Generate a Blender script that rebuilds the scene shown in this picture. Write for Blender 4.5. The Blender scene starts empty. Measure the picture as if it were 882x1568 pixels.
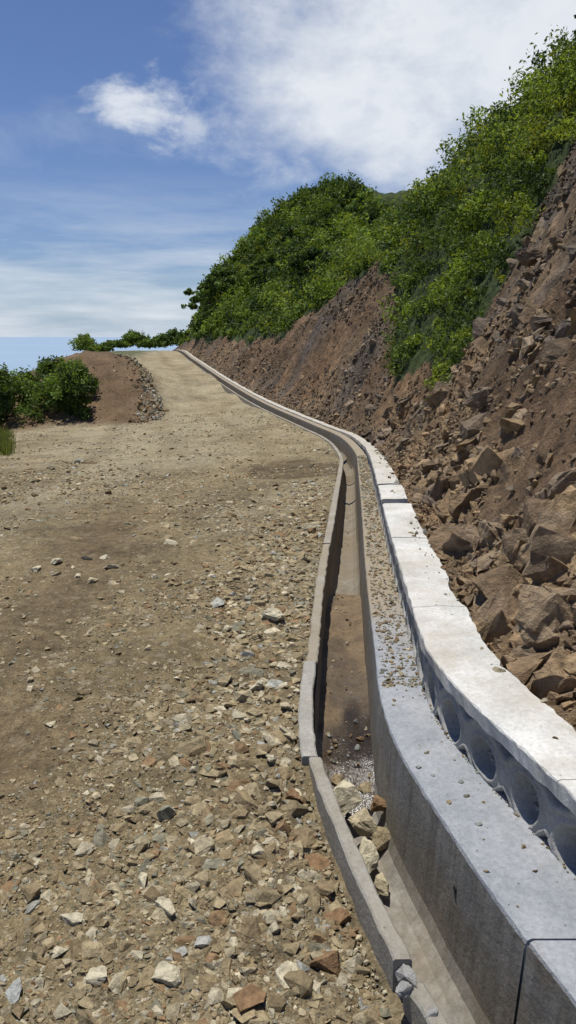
import bpy, bmesh, math
import numpy as np
from mathutils import Vector
rng=np.random.default_rng(11)
S=bpy.context.scene
R=math.radians

# ---------------- helpers ----------------
def vn(x,y,seed):
    xi=np.floor(x).astype(np.int64); yi=np.floor(y).astype(np.int64)
    fx=x-xi; fy=y-yi
    fx=fx*fx*(3-2*fx); fy=fy*fy*(3-2*fy)
    def h(a,b):
        n=(a*374761393+b*668265263+seed*97463477)&0xffffffff
        n=((n^(n>>13))*1274126177)&0xffffffff
        n=n^(n>>16)
        return (n&0xffff)/65535.0
    a=h(xi,yi);b=h(xi+1,yi);c=h(xi,yi+1);d=h(xi+1,yi+1)
    return (a*(1-fx)+b*fx)*(1-fy)+(c*(1-fx)+d*fx)*fy
def fbm(x,y,seed,o=4,g=.5):
    x=np.asarray(x,float);y=np.asarray(y,float)
    s=0;a=1;t=0
    for i in range(o):
        s=s+a*(vn(x*2**i+i*13.7,y*2**i-i*7.3,seed+i)*2-1);t+=a;a*=g
    return s/t
def hermite(px,py):
    px=np.array(px,float);py=np.array(py,float);m=np.gradient(py,px)
    def f(x):
        x=np.asarray(x,float)
        i=np.clip(np.searchsorted(px,x)-1,0,len(px)-2)
        h=px[i+1]-px[i];t=np.clip((x-px[i])/h,0,1)
        return (2*t**3-3*t**2+1)*py[i]+(t**3-2*t**2+t)*h*m[i]+(-2*t**3+3*t**2)*py[i+1]+(t**3-t**2)*h*m[i+1]
    return f
def sstep(a,b,x):
    t=np.clip((x-a)/(b-a),0,1);return t*t*(3-2*t)

def make_mesh(name,V,F,mat,col=None,parent=None,smooth=False):
    V=np.asarray(V,np.float32).reshape(-1,3)
    me=bpy.data.meshes.new(name)
    if isinstance(F,np.ndarray):
        n,k=F.shape
        me.vertices.add(len(V)); me.vertices.foreach_set('co',V.ravel())
        me.loops.add(n*k); me.loops.foreach_set('vertex_index',F.astype(np.int32).ravel())
        me.polygons.add(n)
        me.polygons.foreach_set('loop_start',np.arange(0,n*k,k,dtype=np.int32))
        me.polygons.foreach_set('loop_total',np.full(n,k,np.int32))
        me.update(calc_edges=True)
    else:
        me.from_pydata(V.tolist(),[],F); me.update()
    if col is not None:
        c=np.ones((len(V),4),np.float32); c[:,:3]=col
        a=me.color_attributes.new('col','FLOAT_COLOR','POINT'); a.data.foreach_set('color',c.ravel())
    me.polygons.foreach_set('use_smooth',np.full(len(me.polygons),bool(smooth)))
    me.materials.append(mat)
    ob=bpy.data.objects.new(name,me); S.collection.objects.link(ob)
    if parent: ob.parent=parent
    return ob
def gridF(nr,nc):
    i=np.arange(nr-1)[:,None]*nc+np.arange(nc-1)[None,:]
    return np.stack([i,i+1,i+nc+1,i+nc],-1).reshape(-1,4)
def empty(name):
    e=bpy.data.objects.new(name,None); S.collection.objects.link(e); return e

# ---------------- materials ----------------
def newmat(name):
    m=bpy.data.materials.new(name);m.use_nodes=True
    nt=m.node_tree;nt.nodes.clear()
    o=nt.nodes.new('ShaderNodeOutputMaterial');b=nt.nodes.new('ShaderNodeBsdfPrincipled')
    nt.links.new(b.outputs[0],o.inputs[0])
    b.inputs['Roughness'].default_value=.92
    b.inputs['Specular IOR Level'].default_value=.2
    return m,nt,b
def N(nt,t,**k):
    n=nt.nodes.new(t)
    for a,v in k.items(): setattr(n,a,v)
    return n
def noise(nt,co,scale,det=5,rough=.6):
    n=N(nt,'ShaderNodeTexNoise');n.inputs['Scale'].default_value=scale;n.inputs['Detail'].default_value=det
    n.inputs['Roughness'].default_value=rough;nt.links.new(co,n.inputs['Vector']);return n
def mrange(nt,src,a,b,c,d):
    n=N(nt,'ShaderNodeMapRange');nt.links.new(src,n.inputs[0])
    for i,v in enumerate((a,b,c,d)): n.inputs[i+1].default_value=v
    return n.outputs[0]
def mix(nt,fac,a,b,mode='MIX'):
    n=N(nt,'ShaderNodeMix',data_type='RGBA',blend_type=mode)
    for s,v in ((n.inputs[0],fac),(n.inputs[6],a),(n.inputs[7],b)):
        if isinstance(v,(int,float)): s.default_value=v
        elif isinstance(v,tuple): s.default_value=(*v,1)
        else: nt.links.new(v,s)
    return n.outputs[2]
def mth(nt,op,a,b=0.0):
    n=N(nt,'ShaderNodeMath',operation=op)
    for s,v in ((n.inputs[0],a),(n.inputs[1],b)):
        if isinstance(v,(int,float)): s.default_value=v
        else: nt.links.new(v,s)
    return n.outputs[0]
def gray(nt,v):
    n=N(nt,'ShaderNodeCombineColor')
    for i in range(3): nt.links.new(v,n.inputs[i])
    return n.outputs[0]
def bumps(nt,b,hs):
    tot=None
    for h,d in hs:
        t=mth(nt,'MULTIPLY',h,d);tot=t if tot is None else mth(nt,'ADD',tot,t)
    n=N(nt,'ShaderNodeBump');n.inputs['Distance'].default_value=1;n.inputs['Strength'].default_value=.9
    nt.links.new(tot,n.inputs['Height']);nt.links.new(n.outputs[0],b.inputs['Normal'])
def mul(nt,vs):
    o=vs[0]
    for v in vs[1:]: o=mth(nt,'MULTIPLY',o,v)
    return o

# gravel ground
mG,nt,b=newmat('gravel_soil')
co=N(nt,'ShaderNodeTexCoord').outputs['Object']
at=N(nt,'ShaderNodeAttribute',attribute_name='col').outputs['Color']
n1=noise(nt,co,1.3,6,.7); n2=noise(nt,co,14,6,.75); n3=noise(nt,co,90,3,.75)
warp=N(nt,'ShaderNodeVectorMath',operation='MULTIPLY_ADD');nt.links.new(n2.outputs['Color'],warp.inputs[0]);warp.inputs[1].default_value=(.05,.05,.05);nt.links.new(co,warp.inputs[2])
def vor(sc):
    v=N(nt,'ShaderNodeTexVoronoi');v.inputs['Scale'].default_value=sc;nt.links.new(warp.outputs[0],v.inputs['Vector'])
    s=N(nt,'ShaderNodeSeparateColor');nt.links.new(v.outputs['Color'],s.inputs[0]);return v,s
v1,sep=vor(30);wv,sep2=vor(75);v0,sep0=vor(13)
c=mix(nt,1.0,at,gray(nt,mul(nt,[mrange(nt,n1.outputs[0],.3,.7,.58,1.38),mrange(nt,n2.outputs[0],.3,.7,.48,1.44),mrange(nt,n3.outputs[0],.3,.7,.6,1.36)])),'MULTIPLY')
sa=N(nt,'ShaderNodeSeparateColor');nt.links.new(at,sa.inputs[0])
pm=mul(nt,[mrange(nt,n1.outputs[0],.38,.55,.35,1),mrange(nt,sa.outputs[0],.16,.24,.12,1)])
def pebb(v,s,thr,a):
    return mul(nt,[mrange(nt,s.outputs[0],thr,thr+.05,0,a),mrange(nt,v.outputs['Distance'],.46,.3,0,1),pm])
peb=pebb(v1,sep,.54,.85);peb2=pebb(wv,sep2,.58,.75);peb0=pebb(v0,sep0,.74,.85)
c=mix(nt,peb2,c,mix(nt,sep2.outputs[1],(.15,.12,.07),(.52,.455,.31)))
c=mix(nt,peb,c,mix(nt,sep.outputs[1],(.17,.14,.085),(.52,.46,.33)))
c=mix(nt,peb0,c,mix(nt,sep0.outputs[1],(.23,.19,.12),(.50,.445,.32)))
nt.links.new(c,b.inputs['Base Color'])
bumps(nt,b,[(n2.outputs[0],.055),(peb0,.020),(peb,.012),(peb2,.006),(n3.outputs[0],.012)])

mS,nt,b=newmat('cut_slope_earth')
co=N(nt,'ShaderNodeTexCoord').outputs['Object']
at=N(nt,'ShaderNodeAttribute',attribute_name='col').outputs['Color']
n1=noise(nt,co,.9,5,.7); n2=noise(nt,co,7,6,.78)
v=N(nt,'ShaderNodeTexVoronoi');v.inputs['Scale'].default_value=9;nt.links.new(co,v.inputs['Vector'])
sp=N(nt,'ShaderNodeSeparateColor');nt.links.new(v.outputs['Color'],sp.inputs[0])
c=mix(nt,1.0,at,gray(nt,mul(nt,[mrange(nt,n1.outputs[0],.3,.7,.6,1.35),mrange(nt,n2.outputs[0],.3,.7,.45,1.45),mrange(nt,sp.outputs[0],0,1,.8,1.15)])),'MULTIPLY')
nt.links.new(c,b.inputs['Base Color'])
bumps(nt,b,[(v.outputs['Distance'],.03),(n2.outputs[0],.14)])

def rockmat(name,sc,dist,rough=.92):
    m,nt,b=newmat(name)
    co=N(nt,'ShaderNodeTexCoord').outputs['Object']
    at=N(nt,'ShaderNodeAttribute',attribute_name='col').outputs['Color']
    n1=noise(nt,co,sc,6,.76)
    c=mix(nt,1.0,at,gray(nt,mrange(nt,n1.outputs[0],.3,.7,.48,1.52)),'MULTIPLY')
    nt.links.new(c,b.inputs['Base Color']);b.inputs['Roughness'].default_value=rough
    bumps(nt,b,[(n1.outputs[0],dist)])
    return m
mRk=rockmat('fractured_rock',12,.065); mSt=rockmat('road_stone',30,.02)
mSilt,nt,b=newmat('wet_silt')
co=N(nt,'ShaderNodeTexCoord').outputs['Object']
at=N(nt,'ShaderNodeAttribute',attribute_name='col').outputs['Color']
n1=noise(nt,co,6,7,.72);n2=noise(nt,co,45,3,.7)
c=mix(nt,1.0,at,gray(nt,mul(nt,[mrange(nt,n1.outputs[0],.3,.7,.55,1.45),mrange(nt,n2.outputs[0],.3,.7,.8,1.2)])),'MULTIPLY')
nt.links.new(c,b.inputs['Base Color'])
sp=N(nt,'ShaderNodeSeparateColor');nt.links.new(at,sp.inputs[0])
nt.links.new(mrange(nt,sp.outputs[0],.045,.10,.16,.8),b.inputs['Roughness']);b.inputs['Specular IOR Level'].default_value=.5
bumps(nt,b,[(n1.outputs[0],.018),(n2.outputs[0],.002)])

def concmat(name,col,col2,dirt=(.25,.2,.14),dirtamt=.0,sc=5,grit=.006,streak=False):
    m,nt,b=newmat(name)
    co=N(nt,'ShaderNodeTexCoord').outputs['Object']
    n1=noise(nt,co,sc,6,.65);n2=noise(nt,co,60,4,.75);n3=noise(nt,co,2.6,8,.75)
    c=mix(nt,mrange(nt,n1.outputs[0],.35,.65,0,1),col,col2)
    c=mix(nt,1.0,c,gray(nt,mrange(nt,n2.outputs[0],.3,.7,.80,1.18)),'MULTIPLY')
    if streak:
        vmn=N(nt,'ShaderNodeVectorMath',operation='MULTIPLY');nt.links.new(co,vmn.inputs[0]);vmn.inputs[1].default_value=(16,16,1.6)
        n5=noise(nt,vmn.outputs[0],1,5,.7)
        c=mix(nt,1.0,c,gray(nt,mrange(nt,n5.outputs[0],.35,.6,.62,1.08)),'MULTIPLY')
    at=N(nt,'ShaderNodeAttribute',attribute_name='col');
    sp=N(nt,'ShaderNodeSeparateColor');nt.links.new(at.outputs['Color'],sp.inputs[0])
    f=mth(nt,'ADD',sp.outputs[0],dirtamt)
    f=mth(nt,'MULTIPLY',mrange(nt,mth(nt,'ADD',mth(nt,'MULTIPLY',f,.6),mth(nt,'MULTIPLY',n3.outputs[0],.9)),.5,.85,0,1),.85)
    c=mix(nt,f,c,dirt)
    v=N(nt,'ShaderNodeTexVoronoi');v.inputs['Scale'].default_value=30;nt.links.new(co,v.inputs['Vector'])
    s2=N(nt,'ShaderNodeSeparateColor');nt.links.new(v.outputs['Color'],s2.inputs[0])
    pit=mth(nt,'MULTIPLY',mrange(nt,v.outputs['Distance'],.14,.06,0,1),mrange(nt,s2.outputs[0],.8,.85,0,1))
    c=mix(nt,mth(nt,'MULTIPLY',pit,.6),c,(.08,.075,.065))
    nt.links.new(c,b.inputs['Base Color']);b.inputs['Roughness'].default_value=.85
    bumps(nt,b,[(n2.outputs[0],grit),(n1.outputs[0],.008)])
    return m
mLedge=concmat('concrete_smooth_grey',(.24,.255,.275),(.32,.33,.345),(.28,.225,.145),.06)
mWall=concmat('concrete_formed_grey',(.25,.247,.235),(.34,.332,.31),(.20,.165,.12),.06)
mTr=concmat('concrete_trough',(.20,.195,.175),(.29,.28,.255),(.18,.14,.09),.12,4,.0025,True)
mCurb=concmat('concrete_curb',(.24,.23,.20),(.34,.325,.29),(.26,.21,.14),.10)
mCap=concmat('concrete_pale_cap',(.46,.46,.435),(.66,.655,.63),(.35,.305,.23),.16,3)

def leafmat(name):
    m=bpy.data.materials.new(name);m.use_nodes=True;nt=m.node_tree;nt.nodes.clear()
    o=N(nt,'ShaderNodeOutputMaterial');b=N(nt,'ShaderNodeBsdfDiffuse');t=N(nt,'ShaderNodeBsdfTranslucent')
    at=N(nt,'ShaderNodeAttribute',attribute_name='col').outputs['Color']
    nt.links.new(at,b.inputs['Color'])
    nt.links.new(mix(nt,1.0,at,(1.4,1.3,.5),'MULTIPLY'),t.inputs['Color'])
    mx=N(nt,'ShaderNodeMixShader');mx.inputs[0].default_value=.36
    nt.links.new(b.outputs[0],mx.inputs[1]);nt.links.new(t.outputs[0],mx.inputs[2])
    g=N(nt,'ShaderNodeBsdfGlossy');g.inputs['Roughness'].default_value=.5;g.inputs['Color'].default_value=(.6,.65,.6,1)
    m2=N(nt,'ShaderNodeMixShader');m2.inputs[0].default_value=.02
    nt.links.new(mx.outputs[0],m2.inputs[1]);nt.links.new(g.outputs[0],m2.inputs[2]);nt.links.new(m2.outputs[0],o.inputs[0])
    return m
mLeaf=leafmat('green_leaves')
mBark,nt,b=newmat('bark')
co=N(nt,'ShaderNodeTexCoord').outputs['Object'];n1=noise(nt,co,20,6,.7)
nt.links.new(mix(nt,n1.outputs[0],(.06,.045,.03),(.18,.14,.10)),b.inputs['Base Color'])
mSea,nt,b=newmat('sea_water')
co=N(nt,'ShaderNodeTexCoord').outputs['Object'];n1=noise(nt,co,.002,6,.6)
nt.links.new(mix(nt,n1.outputs[0],(.20,.29,.40),(.29,.38,.47)),b.inputs['Base Color']);b.inputs['Roughness'].default_value=.6  # distance haze is painted into this pale blue sea colour

# ---------------- layout curves ----------------
RX=hermite([-6,-3,-1,.3,1.0,1.437,1.734,2.057,2.57,3.0,3.335,4.59,6.4,8.5,10.6,12.5,14.0,15.5,17.5,23,33,48,60,75,90,110],
           [4.6,2.4,1.35,.80,.51,.373,.289,.218,.128,.122,.147,.239,.415,.605,.79,.93,.90,.76,.42,-.83,-2.91,-6.28,-8.96,-14,-21,-32])
RZ=hermite([-6,0,2,4.6,6.4,8.5,10.6,12.5,14.5,17.5,23,33,48,60,64,75,90,110],
           [0,0,0,0,-.02,-.15,-.3,-.42,-.45,-.54,-.56,-.446,.1,.44,.38,-1,-4,-12])
W1=lambda Y:np.interp(Y,[1.5,2.8,4.6,6.5,10],[.29,.28,.27,.24,.22])
W2=lambda Y:np.interp(Y,[1.5,2.0,2.8,4.6,6.5,10],[.57,.55,.48,.45,.40,.38])
CT=lambda Y:np.interp(Y,[0,9,13,16],[.352,.352,.2,.13])
CW=lambda Y:np.interp(Y,[0,4,7,12],[.23,.23,.18,.14])

cp=[(-2,-3,0),(-6,-3,0),(-14,-3,0),(-2,1,0),(-5,2,0),(-12,2,-.1),(-.8,2.5,0),(-.8,4.5,0),(-3,5,-.03),(-8,5,-.12),(-1,7,-.07),
(-2,9,-.22),(-6,9,-.33),(-14,9,-.8),(-2,12.5,-.48),(-5,12.5,-.58),(-4.2,14,-.65),(-6.5,16,-.85),(-7.8,20,-1.07),(-9,20.5,-1.15),(-4,18,-.85),(-2,18,-.65),(-5.5,22,-1.1),(-2.5,22,-.75),
(-4.1,25,-.86),(-3,27,-.72),(-5.0,30,-.78),(-5.6,32,-.71),(-4.2,33,-.6),(-7.5,39,-.42),(-6,40,-.3),(-9.4,46,-.15),(-8,46,-.08),(-13.5,60,.44),(-11,60,.44),(-12,66,.2),(-15,66,.2),(-17,75,-1),
(-6.1,23,-1.15),(-4.8,24,-1.02),(-6.0,28.8,.80),(-6.8,28.3,.88),(-7.6,28.2,.92),(-9,29,.7),(-5.3,27,-.0),(-4.7,26,-.45),(-7,25.5,-.1),(-8.2,25.5,-.2),(-8,23,-1.2),(-6.2,26.2,.05),(-6.9,31,.7),(-8.5,33,.5),(-10,36,.2),(-10.5,42,-.1),(-14,52,0),(-17,60,.1),
(-10,24,-1.6),(-14,24,-3.5),(-20,20,-6),(-12,14,-1.2),(-25,14,-8),(-40,30,-15),(-13,32,-2.2),(-20,45,-4),(-24,60,-2.5),(-40,60,-14),(-26,82,-6),(-40,100,-22),
(-100,50,-46),(-100,-50,-46),(-90,140,-50),(-300,0,-60),(-300,300,-60),(-150,400,-60),(-300,-300,-60),(-30,-20,-3),(-60,0,-20),(-20,180,-40),(-60,400,-60)]
for y in [-5,-2,0,1,2,3,4.6,6.4,8.5,10.6,12.5,14.5,17.5,20,23,28,33,40,48,54,60,64,75,90,110]:
    cp.append((float(RX(y))-.1,y,float(RZ(y))-.005))
cp=np.array(cp,float)
def rbf_fit(P):
    d=np.sqrt(((P[:,None,:2]-P[None,:,:2])**2).sum(-1)+.05)
    n=len(P);A=np.zeros((n+1,n+1));A[:n,:n]=d;A[:n,n]=1;A[n,:n]=1
    r=np.zeros(n+1);r[:n]=P[:,2];return np.linalg.solve(A,r)
WR=rbf_fit(cp)
def base_left(X,Y):
    X=np.asarray(X,float);Y=np.asarray(Y,float);z=np.full(X.shape,WR[-1])
    for k in range(len(cp)): z=z+WR[k]*np.sqrt((X-cp[k,0])**2+(Y-cp[k,1])**2+.05)
    return z
def bermmask(X,Y):
    m=sstep(22.6,23.6,Y+.15*fbm(X,Y,3))*(1-sstep(33,38,Y))
    edge=np.interp(Y,[22,25,28.8,33,38],[-4.1,-4.25,-5.5,-6.1,-7.6])
    return m*sstep(0,.35,edge-X)
def zleft(X,Y):
    z=base_left(X,Y)
    d=X-RX(Y)
    nearc=sstep(0.02,.5,-d)
    z=z+.05*fbm(X*.5,Y*.5,21,3)*nearc+.030*fbm(X*3,Y*3,31,4)*(.25+.75*nearc)+.020*fbm(X*14,Y*14,41,3)
    z=z+bermmask(X,Y)*.16*fbm(X*1.6,Y*1.6,55,5,.6)
    z=z-.075*np.exp(-((-d-.10)/.12)**2)*sstep(.9,1.5,Y)*(1-sstep(2.2,2.55,Y))
    return z
PO=np.array([0,.18,.4,.7,1,2,3.2,6,8,12,20,40,120]);PR=np.array([-.03,.02,.3,.75,1.25,2.95,4.6,7.6,9.0,10.4,10.6,4,-60])
def amp(Y): return np.interp(Y,[-6,10,14,19,24,29,34,42,50,55,59,62,66,75,120],[1,1,1.08,1.06,.92,.77,.67,.66,.82,1.0,1.10,.95,.4,.12,.05])
def rise(off): return np.interp(off,PO,PR)
def toe(Y): return W2(Y)+CW(Y)
def rightXYZ(Y,off):
    X=RX(Y)+toe(Y)+off
    base=RZ(Y)+CT(Y)-.07
    r=rise(off)*amp(Y)
    k=sstep(.1,1.2,off)
    z=base+r+k*(.35*fbm(Y*.45,off*.5,61,3)+.30*fbm(Y*1.6,off*1.3,71,5,.6))+.03*fbm(Y*7,off*7,81,3)
    z=z+sstep(2,6,off)*.55*fbm(Y*.16,off*.2,66,2)
    z=z+k*.12*(1-np.abs(fbm(Y*2.7,off*2.7,75,3))*3)
    z=z+sstep(13,18,Y)*k*.55*(.3-np.abs(fbm(Y*.9,off*.25,77,3)))
    return X,Y,z
def veg(Y,off):
    r=rise(off)*amp(Y)
    n=.6*fbm(Y*.6,off*.8,91,3)
    low=np.interp(Y,[8,9.5,12,16,17.5,19.5,24,28,32,40,50,62],[.9,.9,.9,1.1,2.2,3.2,3.8,3.0,1.9,1.5,1.1,.6])
    e=Y-(8.2+r*1.02)
    return (r>low+n)&(e+n>0)

# ---------------- ground sheets ----------------
def steps(a,b,m,g):
    o=[a]
    while o[-1]<b: o.append(o[-1]+max(m,g*abs(o[-1])))
    return np.array(o)
ys=np.concatenate([np.linspace(-6,.7,30),steps(.8,110,.02,.010),steps(116,420,6,.04)])
dd=-(steps(.0,400,.018,.012))-.035
YY,DD=np.meshgrid(ys,dd,indexing='ij')
XX=RX(YY)+DD
ZZ=zleft(XX,YY)
nearc=np.exp(-((-DD-.035)/.05)**2); ZZ-=.015*nearc
tan=np.array([.250,.196,.108]);pale=np.array([.36,.31,.205]);soil=np.array([.150,.110,.062]);green=np.array([.06,.075,.03])
col=np.broadcast_to(tan,XX.shape+(3,)).copy()
def blend(c,t,m): return c*(1-m[...,None])+t*m[...,None]
def track(XX,YY):
    tr=np.exp(-((XX+1.25+.12*(YY-3))/.42)**2)*sstep(1.7,2.6,YY)*(1-sstep(6,9,YY))
    tr=np.maximum(tr,np.exp(-((XX+.62+.16*(YY-3))/.18)**2)*sstep(2.8,3.4,YY)*(1-sstep(5,8,YY))*.5)
    return np.clip(tr*(.75+.8*fbm(XX*2,YY*.8,111,3)),0,1)
col=blend(col,pale,sstep(.0,.5,fbm(XX*.7+9,YY*.25,101,4))*.65)
col=blend(col,pale,sstep(9,15,YY)*np.clip(.55+.6*fbm(XX*.8,YY*.3,104,4),0,1))
col=blend(col,soil,sstep(.1,.5,fbm(XX*1.3+4,YY*.9,106,4))*.5*(1-sstep(9,14,YY)))
tr=track(XX,YY)
col=blend(col,soil*1.05,tr*.9)
tr2=sstep(.05,.35,fbm(XX*.35-4,YY*.12+3,121,4))*sstep(4.5,7.5,YY)*(1-sstep(25,32,YY))
col=blend(col,tan*.76,tr2*.75)
for dr in (1.5,3.1,4.6):
    k_=np.exp(-((XX-RX(YY)+dr+.3*fbm(YY*.3,dr,124,2))/.22)**2)*sstep(6,10,YY)*(1-sstep(56,62,YY))*(.5+.5*fbm(XX,YY*.4,126,3))
    col=blend(col,tan*.70,np.clip(k_,0,1)*.8)
damp=sstep(-.1,.3,fbm(XX*2.2,YY*1.6,127,4)+1.1-((XX-.15)/.75)**2-((YY-11.0)/1.3)**2)
col=blend(col,soil*.62,np.clip(damp,0,1)*.75)
damp2=sstep(0,.4,fbm(XX*1.5,YY*1.2,129,4)+.7-((XX+4.2)/1.2)**2-((YY-8.6)/1.0)**2)
col=blend(col,soil*.75,damp2*.6)
bm_=bermmask(XX,YY);col=blend(col,np.array([.14,.088,.048]),bm_*(.9+.1*fbm(XX,YY,8)))
off_e=sstep(0,2,-(XX+9.5))*sstep(8,14,YY);col=blend(col,green,np.clip(off_e-bm_,0,1)*.8)
far=sstep(62,75,YY);col=blend(col,green,far)
make_mesh('gravel_ground',np.stack([XX,YY,ZZ],-1),gridF(len(ys),len(dd)),mG,col.reshape(-1,3),smooth=True)
oo=steps(0,120,.03,.02)
YY,OO=np.meshgrid(ys,oo,indexing='ij')
X2,Y2,Z2=rightXYZ(YY,OO)
br=np.array([.155,.103,.062]);gy=np.array([.135,.11,.088]);tn=np.array([.27,.185,.105])
col=np.broadcast_to(br,X2.shape+(3,)).copy()
col=blend(col,gy,sstep(-.1,.4,fbm(YY*.5,OO*.7,131,3)))
col=blend(col,tn,sstep(.1,.5,fbm(YY*.35+5,OO*.5,141,3))*.75)
col=blend(col,np.array([.23,.14,.075]),sstep(0.0,.5,fbm(YY*1.4,OO*.25,143,3))*sstep(12,16,YY)*.85)
earth=np.exp(-((YY-13.5-OO*1.0)/2.6)**2)                      # smooth brown earth chute between the rock faces
col=blend(col,np.array([.235,.148,.078]),earth*.8)
col=blend(col,np.array([.23,.165,.10]),1-sstep(.1,.5,OO))
vm_=veg(YY,OO).astype(float);col=blend(col,np.array([.055,.075,.025]),vm_)
make_mesh('hillside',np.stack([X2,Y2,Z2],-1),gridF(len(ys),len(oo))[:,::-1],mS,col.reshape(-1,3),smooth=False)

a=np.linspace(0,2*math.pi,97)[:-1]
V=[(0,0,-38)]+[(40000*math.cos(t),40000*math.sin(t),-38) for t in a]
make_mesh('sea',V,[(0,1+i,1+(i+1)%96) for i in range(96)],mSea)

# ---------------- concrete works ----------------
def sweep(name,prof,ya,yb,mat,step=.05,parent=None,jit=.001,dirt=None,closed=True):
    st=[ya]
    while st[-1]<yb-1e-6: st.append(min(yb,st[-1]+max(step,.012*st[-1])))
    st=np.array(st);V=[];C=[]
    for y in st:
        pr=np.array(prof(y),float)
        x=RX(y)+pr[:,0];z=RZ(y)+pr[:,1]
        j=fbm(np.full(len(pr),y*17.0),pr[:,0]*37+pr[:,1]*53,5,3,.7)*jit*2
        V.append(np.stack([x+j,np.full(len(pr),y),z+j*.8],-1))
        C.append(np.full((len(pr),3),dirt(y) if dirt else 0))
    n=V[0].shape[0];m=len(st);V=np.concatenate(V);C=np.concatenate(C)
    F=[]
    for i in range(m-1):
        for k in range(n if closed else n-1):
            k2=(k+1)%n
            F.append((i*n+k,(i+1)*n+k,(i+1)*n+k2,i*n+k2))
    if closed:
        F.append(tuple(range(n)));F.append(tuple((m-1)*n+k for k in range(n-1,-1,-1)))
    return make_mesh(name,V,F,mat,C,parent)
drain=empty('drainage_channel')
jo=1.60
def trough(o,dz):
    def f(y):
        w=W1(y);dp=.36 if y<12 else .26
        return [(-.004,-.01),(.004,-.22),(.02,-dp+.03+dz),(.05,-dp-.005+dz),(w*.5,-dp-.02+dz),(w-.07,-dp+dz),(w-.035,-dp+.03+dz),(w-.02+o,-dp+.08),(w-.003+o,.075)]
    return f
bnd=[-3,jo,3.9]+list(np.arange(4.9,14,.98))+list(np.arange(14.6,60,6))+[62]
for i in range(len(bnd)-1):
    dz=0 if i<2 else .018*rng.standard_normal()
    sweep('channel_trough',trough(.005 if i==0 else 0,dz),bnd[i],bnd[i+1]-(.0025 if i==0 else 0),mTr,parent=drain,closed=False,jit=.0012,dirt=lambda y:.15+.3*float(sstep(3,5,y)))
def ledge(y):
    w=W1(y)-.001;w2=W2(y)+.06;h=.09
    return [(w+.004,-.30),(w,h-.018),(w+.004,h-.006),(w+.014,h),(w2,h),(w2,-.30)]
sd=lambda y:.8*float(sstep(3.0,4.4,y))-.12
sweep('channel_wall_ledge',ledge,jo,3.1,mLedge,step=.02,parent=drain,dirt=sd,jit=.0014)
sweep('channel_wall_ledge',ledge,3.104,62,mLedge,step=.03,parent=drain,dirt=sd,jit=.0016)
sweep('channel_wall_ledge',lambda y:[(p[0]+.006,p[1]-.003) for p in ledge(y)],-3,jo-.003,mLedge,parent=drain,dirt=sd,jit=.0014)
def curb(o,top,wd=.062):
    return lambda y:[(o-wd+.006,top),(o-.006,top),(o,top-.006),(o,-.32),(o-wd,-.32),(o-wd,top-.006)]
sweep('curb_segment',curb(.012,.004,.055),-3,1.55,mCurb,step=.03,parent=drain,dirt=lambda y:.2,jit=.004)
sweep('curb_segment',curb(.0,.028,.05),1.60,2.545,mCurb,step=.02,parent=drain,dirt=lambda y:.15,jit=.0022)
sweep('curb_segment',curb(-.012,.022,.062),2.56,3.42,mCurb,step=.02,parent=drain,dirt=lambda y:-.1,jit=.003)
sweep('curb_segment',curb(-.004,.014,.055),3.425,5.6,mCurb,step=.02,parent=drain,dirt=lambda y:.35,jit=.006)
sweep('curb_segment',curb(0,.02,.06),5.61,62,mCurb,step=.03,parent=drain,dirt=lambda y:.25,jit=.003)
def siltz(y): return sstep(2.62,3.0,y)*(1-sstep(4.9,5.7,y))*.14
st=np.linspace(2.62,5.7,150);fr=np.linspace(0,1,18)
SY,SF=np.meshgrid(st,fr,indexing='ij')
z=-.392+siltz(SY)+.018*fbm(SY*4,SF*2,7,4)+.02*(2*SF-1)**2
SX=RX(SY)+.003+SF*(W1(SY)-.02)
wet=1-sstep(3.15,3.55,SY+.3*fbm(SY*3,SF*3,8,3))
wet2=sstep(.0,.25,fbm(SY*1.3,SF*1.5,12,4))
cc=np.array([.135,.092,.05])*(1-.66*wet)[...,None]*(1-.40*wet2)[...,None]
make_mesh('silt_deposit',np.stack([SX,SY,z],-1),gridF(len(st),len(fr))[:,::-1],mSilt,cc.reshape(-1,3),smooth=True)

par=empty('parapet_wall')
def capp(y):
    t=CT(y);a=W2(y)-.026;w=CW(y)+.02+.035*float(fbm(y*3.1,0.0,17,5,.7));th=.062
    dz=.012*float(fbm(y*2.,3.0,18,2))
    return [(a+.004,t-th+.008*float(fbm(y*14,9.,19,3))),(a,t-.01),(a+.003,t-.003),(a+.012,t),(a+w*.5,t+dz*.4),(a+w-.012,t-.004+dz),(a+w,t-.03),(a+w,t-th)]
cuts=[(-3,1.9),(1.903,3.3),(3.304,4.55),(4.56,5.55),(5.72,6.35),(6.42,8.2),(8.21,14),(14.01,62)]
for ya,yb in cuts: sweep('cap',capp,ya,yb,mCap,step=.02,parent=par,jit=.0035,dirt=lambda y:.08+.25*float(sstep(5,9,y)))
L=.25;zb=.084;zt=.300
st=np.arange(.2,9.2,.0055);zz=np.linspace(zb,zt,40)
A,B=np.meshgrid(st,zz,indexing='ij')
An=A+.020*fbm(A*6,B*6,221,2)+.35*(B-.19)*(vn(np.floor((A-.2)/L),A*0,233)-.5);Bn=B+.014*fbm(A*9,B*9,223,2)
bay=np.floor((An-.2)/L);u=((An-.2)/L-bay-.5)*L
bw=1+.25*(vn(bay*1.37,bay*0+.5,225)-.5)
def sd_oval(u,v,rx,rz,e=2.4): return ((np.abs(u)/rx)**e+(np.abs(v)/rz)**e)**(1/e)-1
s1=sd_oval(u,Bn-.165,.078*bw,.076*bw,2.0)*.07
uu=np.where(u>0,u-L/2,u+L/2)
s2=sd_oval(uu,(zt-Bn)+.002,.080,.060,1.15)*.04
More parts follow.
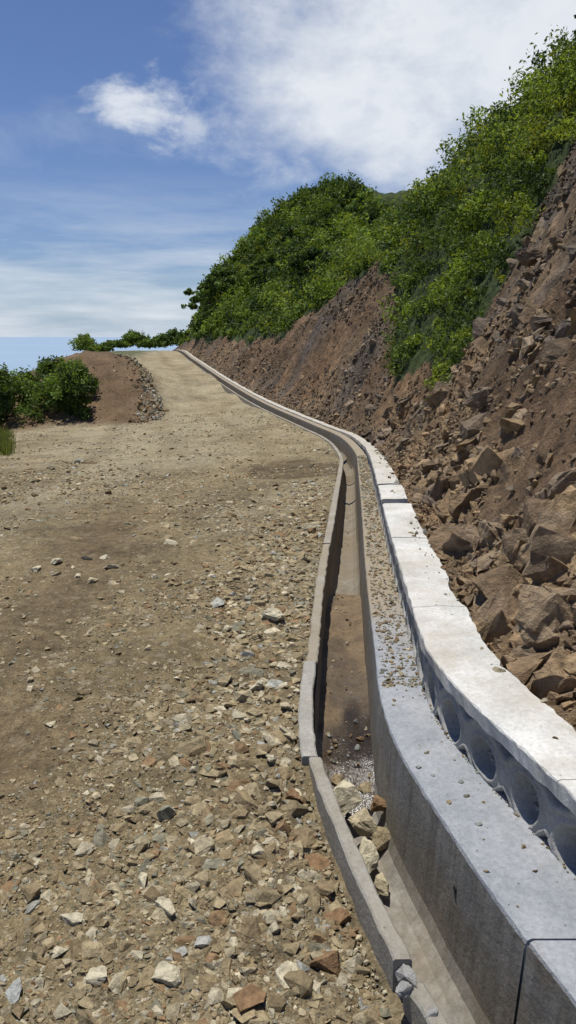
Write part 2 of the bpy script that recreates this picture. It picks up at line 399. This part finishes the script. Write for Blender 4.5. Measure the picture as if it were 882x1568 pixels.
s3=sd_oval(uu,Bn-zb,.044,.040,1.15)*.04
s_=np.minimum(np.minimum(s1,s2),s3)
dep=.058*(1-sstep(-.012,.002,s_))
inside=1-sstep(-.02,0,s_)
dep=dep+inside*.020*fbm(A*38,B*38,227,4,.6)-.007*np.exp(-((s_-.009)/.008)**2)+.003*fbm(A*30,B*30,229,3)
XB=RX(A)+W2(A)+dep
make_mesh('arched_front',np.stack([XB,A,RZ(A)+B],-1),gridF(len(st),len(zz)),mWall,np.stack([inside*.3-.15]*3,-1).reshape(-1,3),par,smooth=True)
for (sa_,sb_,nn) in ((-3,.22,60),(9.18,62,300)):
    st=np.linspace(sa_,sb_,nn);zz=np.linspace(0,1,10);A,B=np.meshgrid(st,zz,indexing='ij')
    XB=RX(A)+W2(A)+.012*fbm(A*22,B*5,33,3);ZB=RZ(A)+.08+B*(CT(A)-.06-.08)
    make_mesh('rubble_core',np.stack([XB,A,ZB],-1),gridF(len(st),len(zz)),mWall,np.full((XB.size,3),.1),par)
def tube(name,p,r,l,mat,parent):
    V=[];F=[];n=16
    for dx,rr in ((-.004,r),(-.004,r*.7),(l,r*.7)):
        for i in range(n):
            t=2*math.pi*i/n;V.append((p[0]+dx,p[1]+rr*math.cos(t),p[2]+rr*math.sin(t)))
    for k in range(2):
        for i in range(n): F.append((k*n+i,k*n+(i+1)%n,(k+1)*n+(i+1)%n,(k+1)*n+i))
    F.append(tuple(2*n+i for i in range(n)))
    return make_mesh(name,V,F,mat,np.zeros((len(V),3)),parent)
mDk,nt,b=newmat('dark_pipe');b.inputs['Base Color'].default_value=(.02,.02,.02,1)
tube('weep_hole',(float(RX(1.95)+W1(1.95))-.010,1.95,-.06),.012,.003,mDk,drain)

# ---------------- rocks ----------------
def hullvar(n,seed,sub=False,pw=.8):
    r=np.random.default_rng(seed);bm=bmesh.new()
    p=r.standard_normal((n,3));p/=np.linalg.norm(p,axis=1)[:,None];p*=(.75+.35*r.random((n,1)))
    p=np.sign(p)*np.abs(p)**pw
    p*=.9 if pw<.7 else 1
    for q in p: bm.verts.new(q)
    bmesh.ops.convex_hull(bm,input=bm.verts)
    bmesh.ops.delete(bm,geom=[v for v in bm.verts if not v.link_faces],context='VERTS')
    bmesh.ops.triangulate(bm,faces=bm.faces)
    if sub:
        bmesh.ops.subdivide_edges(bm,edges=bm.edges[:],cuts=3,use_grid_fill=True)
        bmesh.ops.triangulate(bm,faces=bm.faces)
        for v in bm.verts:
            c=v.co;a=float(fbm(c.x*2.3+c.z*1.7+seed,c.y*2.3-c.z*1.1,seed,4,.6))
            v.co=c*(1+.20*a)+Vector(r.standard_normal(3)*.016)
    bm.verts.index_update()
    V=np.array([v.co[:] for v in bm.verts]);F=np.array([[v.index for v in f.verts] for f in bm.faces]);bm.free()
    return V,F
VAR=[hullvar(9+i%7,100+i) for i in range(28)]
VARB=[hullvar(11+i%7,300+i,True) for i in range(16)]
VARK=[hullvar(8+i%6,500+i,False,.5+.06*(i%6)) for i in range(36)]
VARKB=[hullvar(9+i%6,700+i,True,.5+.06*(i%5)) for i in range(22)]
def rotm(n,full=True):
    if full:
        q=rng.standard_normal((n,4));q/=np.linalg.norm(q,axis=1)[:,None]
    else:
        a=rng.random(n)*math.pi;t=rng.standard_normal((n,2))*.14
        q=np.stack([np.cos(a),t[:,0],t[:,1],np.sin(a)],-1);q/=np.linalg.norm(q,axis=1)[:,None]
    w,x,y,z=q.T
    return np.stack([1-2*(y*y+z*z),2*(x*y-z*w),2*(x*z+y*w),2*(x*y+z*w),1-2*(x*x+z*z),2*(y*z-x*w),2*(x*z-y*w),2*(y*z+x*w),1-2*(x*x+y*y)],-1).reshape(n,3,3)
def scatter(name,P,r,colr,mat,flat=(.55,.9),full=True,var=VAR,parent=None):
    P=np.asarray(P,float);n=len(P);r=np.asarray(r,float)
    sc=np.stack([r*(.8+.5*rng.random(n)),r*(.65+.4*rng.random(n)),r*(flat[0]+(flat[1]-flat[0])*rng.random(n))],-1)
    M=rotm(n,full);vi=rng.integers(0,len(var),n);Vs=[];Fs=[];Cs=[];b=0
    for k,(v,f) in enumerate(var):
        idx=np.where(vi==k)[0]
        if len(idx)==0: continue
        W=v[None]*sc[idx][:,None,:]
        W=np.einsum('nij,nvj->nvi',M[idx],W)+P[idx][:,None,:]
        Vs.append(W.reshape(-1,3));Fs.append((f[None]+(np.arange(len(idx))*len(v))[:,None,None]+b).reshape(-1,3))
        Cs.append(np.repeat(colr[idx],len(v),0));b+=len(idx)*len(v)
    return make_mesh(name,np.concatenate(Vs),np.concatenate(Fs),mat,np.concatenate(Cs),parent)
stonepal=np.array([[.33,.27,.165],[.50,.45,.325],[.25,.19,.11],[.22,.215,.16],[.24,.15,.08],[.42,.36,.24],[.29,.23,.135],[.36,.37,.34]])
def pick(pal,n,p=None):
    c=pal[rng.choice(len(pal),n,p=p)];return c*(.72+.56*rng.random((n,1)))
def gstones(n,y0,y1,d0,d1,r0,ex,rmax,pw=1.0,densf=None):
    Y=y0+(y1-y0)*rng.random(n)**pw;D=-(d0+(d1-d0)*rng.random(n))
    X=RX(Y)+D
    if densf is not None:
        k=rng.random(n)<densf(X,Y,-D);X=X[k];Y=Y[k]
    r=np.minimum(r0*(1-rng.random(len(X)))**(-ex),rmax)
    return X,Y,r
def dens(X,Y,D):
    t=track(X,Y)
    return np.clip((.5+1.1*fbm(X*1.4,Y*1.1,151,3)+.45*(1-sstep(1.9,2.8,Y))+.3*np.exp(-(D/.6)**2))*(1-.95*t),0.02,1)
parts=[gstones(56000,.75,4.5,.07,3.0,.0055,.42,.028,1.25,dens),
       gstones(30000,4,11,.07,6.5,.009,.38,.045,1.2,dens),
       gstones(9000,1.0,6.5,.07,.9,.0065,.48,.04,1.0,dens),
       gstones(700,1.2,4.2,.08,.55,.014,.45,.05,.8),
       gstones(520,1.6,9.0,.08,.7,.022,.38,.07,1.0),
       gstones(1300,1.0,8.0,.1,3.2,.015,.4,.045,1.0,dens),
       gstones(700,4.5,13,.1,5.0,.028,.35,.07,1.0,dens),
       gstones(8000,10,24,.1,8,.018,.35,.06,1.0,dens)]
X=np.concatenate([p[0] for p in parts]);Y=np.concatenate([p[1] for p in parts]);r=np.concatenate([p[2] for p in parts])
k=(X-RX(Y)+r*1.25<-.05);X,Y,r=X[k],Y[k],r[k]
Z=zleft(X,Y)+r*(-.28+.35*rng.random(len(X)))
sc_=pick(stonepal,len(X),[.22,.13,.2,.08,.08,.14,.12,.03])
sc_=sc_*.78+tan*.22*(.8+.4*rng.random((len(X),1)))
scatter('gravel_stones',np.stack([X,Y,Z],-1),r,sc_,mSt,(.4,.75),False)
big=[(-.08,4.02,.10,1),(-.02,3.4,.05,1),(-.14,2.95,.045,0),(.0,3.0,.045,5),(-.22,2.75,.04,3),(-.42,2.25,.05,3),(-.04,2.25,.045,0),(.03,2.02,.045,2),(-.36,1.82,.05,1),(-.62,1.80,.04,1),(-.33,1.62,.045,1),(-.50,1.60,.04,1),
(-.1,1.75,.05,2),(-.10,1.53,.065,4),(.10,1.66,.07,4),(.14,1.85,.05,4),(.05,1.38,.05,1),(-.27,2.1,.04,5),(.02,2.4,.045,4),(-.13,2.38,.05,0),(-.7,1.55,.035,7),(-.85,1.42,.04,7),(.20,1.5,.045,6),(-.05,4.9,.05,1),(.12,5.2,.05,5),(-.35,5.0,.05,0),(.18,6.1,.06,1),
(-1.7,5.2,.06,1),(-1.5,5.3,.05,1),(-1.62,4.95,.05,5),(-1.38,5.35,.045,1),(-1.25,5.0,.05,1),(-1.3,4.7,.045,5),(-1.8,5.05,.045,1),(-1.55,5.1,.035,1),(-1.45,4.85,.03,1),(-.1,1.95,.04,6),(-.25,2.5,.04,6),(-.06,2.6,.04,1),(-.15,3.2,.04,1),(-.4,2.9,.035,0),(.0,2.75,.045,5),(.05,2.2,.05,2),(.09,2.08,.05,4),(.16,1.95,.05,2)]
B=np.array(big);k=(B[:,0]-RX(B[:,1])+B[:,2]*1.2>-.06);B[k,0]=RX(B[k,1])-.07-B[k,2]*1.25
Z=zleft(B[:,0],B[:,1])+B[:,2]*.12
scatter('road_stones',np.stack([B[:,0],B[:,1],Z],-1),B[:,2],stonepal[B[:,3].astype(int)],mSt,(.4,.6),False,VARB)
scatter('mortar_lump',[(float(RX(1.575))-.03,1.575,.0),(float(RX(1.53))-.05,1.53,.005),(float(RX(1.46))-.02,1.46,.0)],[.036,.026,.022],np.zeros((3,3)),mWall,(.4,.6),False,VARB)
P=[];rr=[];cc=[]
def add(x,y,z,r,c): P.append((x,y,z));rr.append(r);cc.append(c)
for (y,f,z,r,c) in [(2.68,.40,-.24,.085,1),(2.55,.60,-.27,.075,5),(2.40,.5,-.29,.07,1),(2.28,.62,-.32,.05,5),(2.62,.85,-.23,.05,4),(2.74,.72,-.24,.04,0),(2.8,.35,-.24,.04,2),(2.5,.82,-.30,.045,0),(2.45,.3,-.3,.05,1)]:
    add(float(RX(y)+f*W1(y)),y,z,r,stonepal[c])
scatter('channel_stones',P,rr,np.array(cc),mSt,(.5,.8),False,VARB)
P=[];rr=[];cc=[]
for i in range(420):
    y=1.2+9*rng.random();f=.15+.7*rng.random();s_z=.003+.012*rng.random()**4
    zf=float(RZ(y))-.380+float(siltz(y))
    add(float(RX(y)+f*W1(y)),y,zf,s_z,stonepal[rng.integers(8)]*.8)
for i in range(16):
    y=2.75+.45*rng.random();f=.15+.75*rng.random();add(float(RX(y)+f*W1(y)),y,-.382+float(siltz(y)),.006+.014*rng.random(),stonepal[rng.integers(8)]*.8)
for i in range(2600):
    y=3.0+9*rng.random()**1.3 if i>50 else 1.2+2*rng.random();f=rng.random()
    s_z=(.003+.009*rng.random()**2.5)*(1+.12*y)
    add(float(RX(y)+W1(y)+.02+f*(W2(y)-W1(y)-.03)),y,float(RZ(y))+.091,s_z,stonepal[rng.integers(8)]*.8)
for i in range(260):
    y=1.2+4*rng.random();add(float(RX(y)+W2(y))-.012*rng.random(),y,float(RZ(y))+.092,.003+.006*rng.random()**2,stonepal[rng.integers(8)]*.8)
for i in range(200):
    y=1.9+9*rng.random();f=.2+.8*rng.random()**.4;s_z=.004+.018*rng.random()**4
    add(float(RX(y)+W2(y)+f*CW(y)),y,float(RZ(y)+CT(y))+.001,s_z*1.2,stonepal[rng.integers(8)]*.7)
for i in range(2400):
    y=.9+8*rng.random();z_=.09+.20*rng.random();r_=.006+.011*rng.random()
    add(float(RX(y)+W2(y))+.040+r_*1.35,y,float(RZ(y))+z_,r_,np.array([.40,.39,.36])*(.6+.7*rng.random()))
scatter('loose_stones',P,rr,np.array(cc),mSt,(.45,.8),False)

rkpal=np.array([[.21,.150,.095],[.28,.205,.125],[.165,.135,.105],[.35,.255,.15],[.20,.165,.135],[.135,.10,.072],[.30,.235,.165]])
def srocks(n,y0,y1,o0,o1,r0,ex,rmax,pw=1,df=None):
    Y=y0+(y1-y0)*rng.random(n)**pw;O=o0+(o1-o0)*rng.random(n)
    k=~veg(Y,O)
    if df is not None: k&=rng.random(n)<df(Y,O)
    Y=Y[k];O=O[k]
    r=np.minimum(r0*(1-rng.random(len(Y)))**(-ex),rmax)
    x,y,z=rightXYZ(Y,O);return x,y,z,r,O
dn=lambda Y,O:np.clip(.60+1.6*fbm(Y*.9,O*1.1,161,3)-.75*np.exp(-((Y-13.5-O)/2.2)**2),.04,1)
df_=lambda Y,O:np.clip(.05+1.9*fbm(Y*.5,O*.9,163,3)+.5*(rise(O)*amp(Y)<1.2)-.5*np.exp(-((Y-15.5)/1.6)**2),.02,1)
q=[srocks(30000,.8,8.5,.12,3.6,.016,.50,.14,1,dn),srocks(8000,.8,6,.1,1.2,.016,.60,.20,1,dn),srocks(17000,8,17.5,.1,6.2,.023,.46,.17,1,dn),srocks(14000,15,54,.1,2.8,.030,.36,.12,1,df_),srocks(6000,1.2,11,-.03,.32,.008,.5,.045),srocks(900,14,55,-.02,.3,.02,.4,.07)]
x,y,z,r,O=[np.concatenate([p[i] for p in q]) for i in range(5)]
c=pick(rkpal,len(x))
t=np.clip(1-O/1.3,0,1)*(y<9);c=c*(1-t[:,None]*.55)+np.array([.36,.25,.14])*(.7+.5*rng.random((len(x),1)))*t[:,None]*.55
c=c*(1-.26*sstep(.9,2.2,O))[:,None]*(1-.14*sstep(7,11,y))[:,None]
patch=sstep(.1,.4,fbm(y*.5+3,O*.7,167,3))[:,None];c=c*(1-.4*patch)+np.array([.30,.19,.10])*.4*patch
k=r<.060
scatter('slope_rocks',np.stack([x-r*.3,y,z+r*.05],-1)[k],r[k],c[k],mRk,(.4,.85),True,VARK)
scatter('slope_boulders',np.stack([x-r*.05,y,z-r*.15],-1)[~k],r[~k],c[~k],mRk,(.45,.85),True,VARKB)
n=1300;Y=23.5+10*rng.random(n);ed=np.interp(Y,[22,25,28.8,33],[-4.1,-4.25,-5.5,-6.1]);X=ed+.15-np.abs(rng.standard_normal(n))*.45
r=np.minimum(.03*(1-rng.random(n))**-.4,.12)
scatter('berm_stones',np.stack([X,Y,zleft(X,Y)+r*.2],-1),r,pick(stonepal,n)*.8,mSt,(.5,.8),True)

# ---------------- foliage ----------------
def leaves(name,C,rad,nl,ls,bc,squash=.8,mat=mLeaf,parent=None,K=11):
    C=np.asarray(C,float);n=len(C)
    bd=rng.standard_normal((n,K,3));bd/=np.linalg.norm(bd,axis=2)[...,None];bd[...,2]=np.abs(bd[...,2])*.9-.15
    bo=bd*(.35+.65*rng.random((n,K,1)))
    br_=.20+.26*rng.random((n,K))
    idx=np.repeat(np.arange(n),nl);m=len(idx);kk=rng.integers(0,K,m)
    d=rng.standard_normal((m,3));d/=np.linalg.norm(d,axis=1)[:,None]
    rad=np.asarray(rad,float);R_=rad[idx][:,None]
    p=C[idx]+R_*(bo[idx,kk]+d*br_[idx,kk][:,None]*(rng.random((m,1))**.33)*(1+(rng.random((m,1))<.10)*.9*rng.random((m,1))))*np.array([1,1,squash])
    nrm=d*.6+rng.standard_normal((m,3))*.6+np.array([0,0,.2]);nrm/=np.linalg.norm(nrm,axis=1)[:,None]
    t=np.cross(nrm,rng.standard_normal((m,3)));t/=np.linalg.norm(t,axis=1)[:,None]
    bt=np.cross(nrm,t)
    s=(ls[idx]*(.6+.8*rng.random(m)))[:,None]
    V=np.stack([p-t*s,p+bt*s*.45+nrm*s*.12,p+t*s,p-bt*s*.45+nrm*s*.12],1).reshape(-1,3)
    blobv=(.6+.75*rng.random((n,K)))[idx,kk][:,None]
    cl=bc[idx]*blobv*(.75+.5*rng.random((m,1)))
    F=np.arange(m*4).reshape(m,4)
    return make_mesh(name,V,F,mat,np.repeat(cl,4,0),parent)
lp=np.array([[.12,.182,.036],[.078,.126,.032],[.16,.225,.042],[.050,.085,.025],[.19,.24,.046],[.13,.19,.04]])
n=3200;Y=8.5+55*rng.random(n)**1.35;O=.5+11.5*rng.random(n)
k=veg(Y,O);Y=Y[k];O=O[k];n=len(Y)
x,y,z=rightXYZ(Y,O)
u_=rng.random(n)
rad=(.26+.66*u_**2.4)*(.6+.4*sstep(9,16,Y))*np.where(O<2.2,.75,1)*(1+.25*sstep(34,54,Y))
nl=np.where(Y<16,330,np.where(Y<28,170,90)).astype(int)
nl=np.minimum((nl*(rad/.45)**1.5).astype(int),600)
ls=np.interp(Y,[8,16,30,60],[.028,.046,.075,.13])
bi=np.clip((vn(Y*.45,O*.55,171)*4+3.0*rng.random(n)-.6).astype(int),0,5)
bc=lp[bi]*(.7+.55*rng.random((n,1)))
yl=np.clip((1-sstep(14,22,Y)),0,1)[:,None];bc=bc*(1+yl*np.array([.20,.10,0]))
leaves('hillside_shrubs',np.stack([x,y,z+rad*.45],-1),rad,nl,ls,bc,1.0)
def limb(V,F,p0,p1,r0,r1,n=7):
    p0=np.array(p0,float);p1=np.array(p1,float);d=p1-p0;d/=np.linalg.norm(d);a=np.cross(d,[.3,.9,.1]);a/=np.linalg.norm(a);c_=np.cross(d,a);b=len(V)
    for p,r in ((p0,r0),((p0+p1)/2+a*r0*.7,(r0+r1)/2),(p1,r1)):
        for i in range(n):
            t=2*math.pi*i/n;V.append(tuple(p+r*(a*math.cos(t)+c_*math.sin(t))))
    for k in range(2):
        for i in range(n): F.append((b+k*n+i,b+k*n+(i+1)%n,b+(k+1)*n+(i+1)%n,b+(k+1)*n+i))
def tree(name,x,y,z,h,w,bc,ls,nb=16,nleaf=240,cone=False):
    e=empty(name);V=[];F=[];top=np.array([x+.05*h*rng.standard_normal(),y,z+h*.8]);b0=np.array([x,y,z-.3])
    limb(V,F,b0,top,.03*h,.01*h);C=[];rd=[]
    for i in range(nb):
        f=.2+.75*(i+rng.random())/nb
        a=i*2.4+rng.random();rw=w*((1.02-f) if cone else math.sin(math.pi*min(.98,f*.85+.12)))*(.55+.5*rng.random())
        s=b0+(top-b0)*f*.85;t=np.array([s[0]+rw*math.cos(a),s[1]+rw*math.sin(a),z+h*(f+.04)])
        limb(V,F,s,t,.010*h,.003*h,5);C.append(t);rd.append(w*(.30 if cone else .40)*(.7+.6*rng.random()))
    C.append(top+np.array([0,0,.1*h]));rd.append(w*.25)
    make_mesh('trunk',V,F,mBark,parent=e)
    n=len(C);leaves('crown',C,np.array(rd),np.full(n,nleaf),np.full(n,ls),np.repeat([np.array(bc)],n,0)*(.75+.5*rng.random((n,1))),.8,parent=e,K=7)
def hp(Y,O):
    a=rightXYZ(np.array([float(Y)]),np.array([float(O)]));return [float(q[0]) for q in a]
p_=hp(19,6.4);tree('conifer_tree',*p_,2.2,.5,(.045,.08,.025),.045,20,200,True)
for (Y,O,h,w,c,l) in [(13.6,4.3,1.5,.8,(.21,.26,.04),.042),(12.6,3.9,1.1,.65,(.20,.25,.04),.037),(15.2,5.0,1.4,.8,(.17,.22,.04),.045),(56,1.6,2.2,1.6,(.10,.16,.03),.12),(53,2.4,2.0,1.5,(.08,.13,.03),.12),(37,4.6,1.5,1.2,(.05,.085,.025),.09),(46,4.2,1.5,1.2,(.08,.12,.025),.1)]:
    p_=hp(Y,O);tree('broadleaf_tree',*p_,h,w,c,l)
C=[];rd=[]
for i in range(170):
    Y=23.6+4.5*rng.random();X=-6.6-5.4*rng.random()
    if X>-.270*Y: continue
    top=.80-.22*max(0,-X-8.5)*.5
    C.append((X,Y,-1.9+(top+1.5)*rng.random()**.8));rd.append(.42+.30*rng.random())
n=len(C)
leaves('roadside_shrubs',C,np.array(rd),np.full(n,440),np.full(n,.060),pick(np.array([[.065,.105,.03],[.09,.14,.033],[.115,.175,.038]]),n),1.0)
C=[];rd=[]
for i in range(80):
    Y=66+8*rng.random();px=-.277+.15*rng.random();hh=float(fbm(px*40,0.0,300,2))
    rr_=.5+.5*rng.random()+.3*hh
    C.append((px*Y,Y,.4+1.2*max(0,hh+.4)*rng.random()+.4*(px>-.24)));rd.append(max(.4,rr_))
n=len(C)
leaves('distant_shrubs',C,np.array(rd),np.full(n,260),np.full(n,.13),pick(np.array([[.10,.15,.035],[.15,.21,.045],[.07,.11,.03]]),n))
def grass(name,P,h,per,col_):
    P=np.repeat(np.asarray(P,float),per,0);h=np.repeat(h,per);m=len(P)
    P=P+np.concatenate([rng.standard_normal((m,2))*.09,np.zeros((m,1))],1)
    a=rng.random(m)*6.28;w=h*.035+.002;hh=h*(.5+.7*rng.random(m))
    sx=np.stack([np.cos(a),np.sin(a),0*a],-1);ln=rng.standard_normal((m,3))*.3*hh[:,None];ln[:,2]=0
    V=np.stack([P-sx*w[:,None],P+sx*w[:,None],P+ln+np.stack([0*a,0*a,hh],-1)],1).reshape(-1,3)
    cl=np.array(col_)*(.7+.6*rng.random((m,1)))
    make_mesh(name,V,np.arange(m*3).reshape(m,3),mLeaf,np.repeat(cl,3,0))
n=170;Y=15+6*rng.random(n);X=-.375*Y-.1-1.8*rng.random(n)
grass('grass',np.stack([X,Y,zleft(X,Y)],-1),.12+.22*rng.random(n),40,(.14,.17,.05))

# ---------------- camera ----------------
cam=bpy.data.cameras.new('camera');co_=bpy.data.objects.new('camera',cam);S.collection.objects.link(co_)
co_.location=(0,0,1.6);co_.rotation_euler=(R(90-13.37),0,0)
cam.sensor_fit='VERTICAL';cam.sensor_height=36;cam.lens=26;cam.clip_end=60000;cam.clip_start=.05
S.camera=co_
# ---------------- light ----------------
sd_=np.array([-.15,.12,.98]);sd_/=np.linalg.norm(sd_)
el=math.asin(sd_[2]);az=math.atan2(sd_[0],sd_[1])
sun=bpy.data.lights.new('sun','SUN');sun.energy=5.0;sun.angle=R(.5);sun.color=(1,.96,.88)
so=bpy.data.objects.new('sun',sun);S.collection.objects.link(so)
so.rotation_euler=Vector((-sd_[0],-sd_[1],-sd_[2])).to_track_quat('-Z','Y').to_euler()
w=bpy.data.worlds.new('World');S.world=w;w.use_nodes=True;nt=w.node_tree;nt.nodes.clear()
out=N(nt,'ShaderNodeOutputWorld');bg=N(nt,'ShaderNodeBackground');nt.links.new(bg.outputs[0],out.inputs[0]);bg.inputs[1].default_value=.074
sky=N(nt,'ShaderNodeTexSky',sky_type='NISHITA');sky.sun_disc=False;sky.sun_elevation=el;sky.sun_rotation=az;sky.altitude=100;sky.dust_density=.25;sky.ozone_density=3
tc=N(nt,'ShaderNodeTexCoord').outputs['Generated']
def vm(op,a,b=None,out_=0):
    n=N(nt,'ShaderNodeVectorMath',operation=op)
    for s,v in ((n.inputs[0],a),(n.inputs[1],b)):
        if v is None: continue
        if isinstance(v,tuple): s.default_value=v
        else: nt.links.new(v,s)
    return n.outputs['Value'] if out_ else n.outputs[0]
fx=vm('MULTIPLY',tc,(1,1,1.7))
nA=noise(nt,fx,9,9,.62);nA.inputs['Distortion'].default_value=.3
nB=noise(nt,fx,3.2,8,.62)
def cloud(c,sx,sz,amp,thr0,thr1,nz):
    d=vm('MULTIPLY',vm('SUBTRACT',tc,c),(1/sx,1/sx,1/sz))
    l=vm('LENGTH',d,None,1)
    m=mth(nt,'SUBTRACT',1.0,l)
    s=mth(nt,'ADD',m,mth(nt,'MULTIPLY',mth(nt,'SUBTRACT',nz,.5),amp))
    n=N(nt,'ShaderNodeMapRange',interpolation_type='SMOOTHSTEP');nt.links.new(s,n.inputs[0]);n.inputs[1].default_value=thr0;n.inputs[2].default_value=thr1
    return n.outputs[0]
c1=mth(nt,'MULTIPLY',cloud((-.168,.95,.252),.088,.058,4.2,.2,1.3,nA.outputs[0]),.85)
c2=mth(nt,'MULTIPLY',cloud((-.108,.964,.2425),.04,.03,3,.1,1.0,nA.outputs[0]),.6)
c3=mth(nt,'MULTIPLY',cloud((-.03,.972,.235),.14,.07,3.5,.0,1.3,nA.outputs[0]),.55)
c4=cloud((.27,.88,.36),.36,.24,1.8,-.1,.5,nB.outputs[0])
c4=mth(nt,'MULTIPLY',c4,mrange(nt,nA.outputs[0],.3,.6,.72,1))
c5=mth(nt,'MULTIPLY',cloud((-.25,.95,.23),.35,.05,3,.1,1.8,nA.outputs[0]),.25)
fs=vm('MULTIPLY',tc,(1,1,7));nC=noise(nt,fs,4,7,.6)
sz=N(nt,'ShaderNodeSeparateXYZ');nt.links.new(tc,sz.inputs[0])
st_=mth(nt,'MULTIPLY',mrange(nt,nC.outputs[0],.40,.66,0,1),mrange(nt,sz.outputs[2],.20,.03,0,.8))
m=mth(nt,'MAXIMUM',c1,c2)
for q_ in (c3,c4,c5,st_): m=mth(nt,'MAXIMUM',m,q_)
m=mth(nt,'MINIMUM',m,.96)
ccol=mix(nt,nA.outputs[0],(8.6,9.5,10.5),(12.2,12.5,13.0))
skc=mix(nt,1.0,sky.outputs[0],(.88,.95,1.20),'MULTIPLY')
skc=mix(nt,mrange(nt,sz.outputs[2],.10,.0,0,.75),skc,(5.4,7.2,9.4))
fin=mix(nt,m,skc,ccol)
nt.links.new(fin,bg.inputs[0])
S.view_settings.view_transform='Standard';S.view_settings.look='None';S.view_settings.exposure=0;S.view_settings.gamma=1
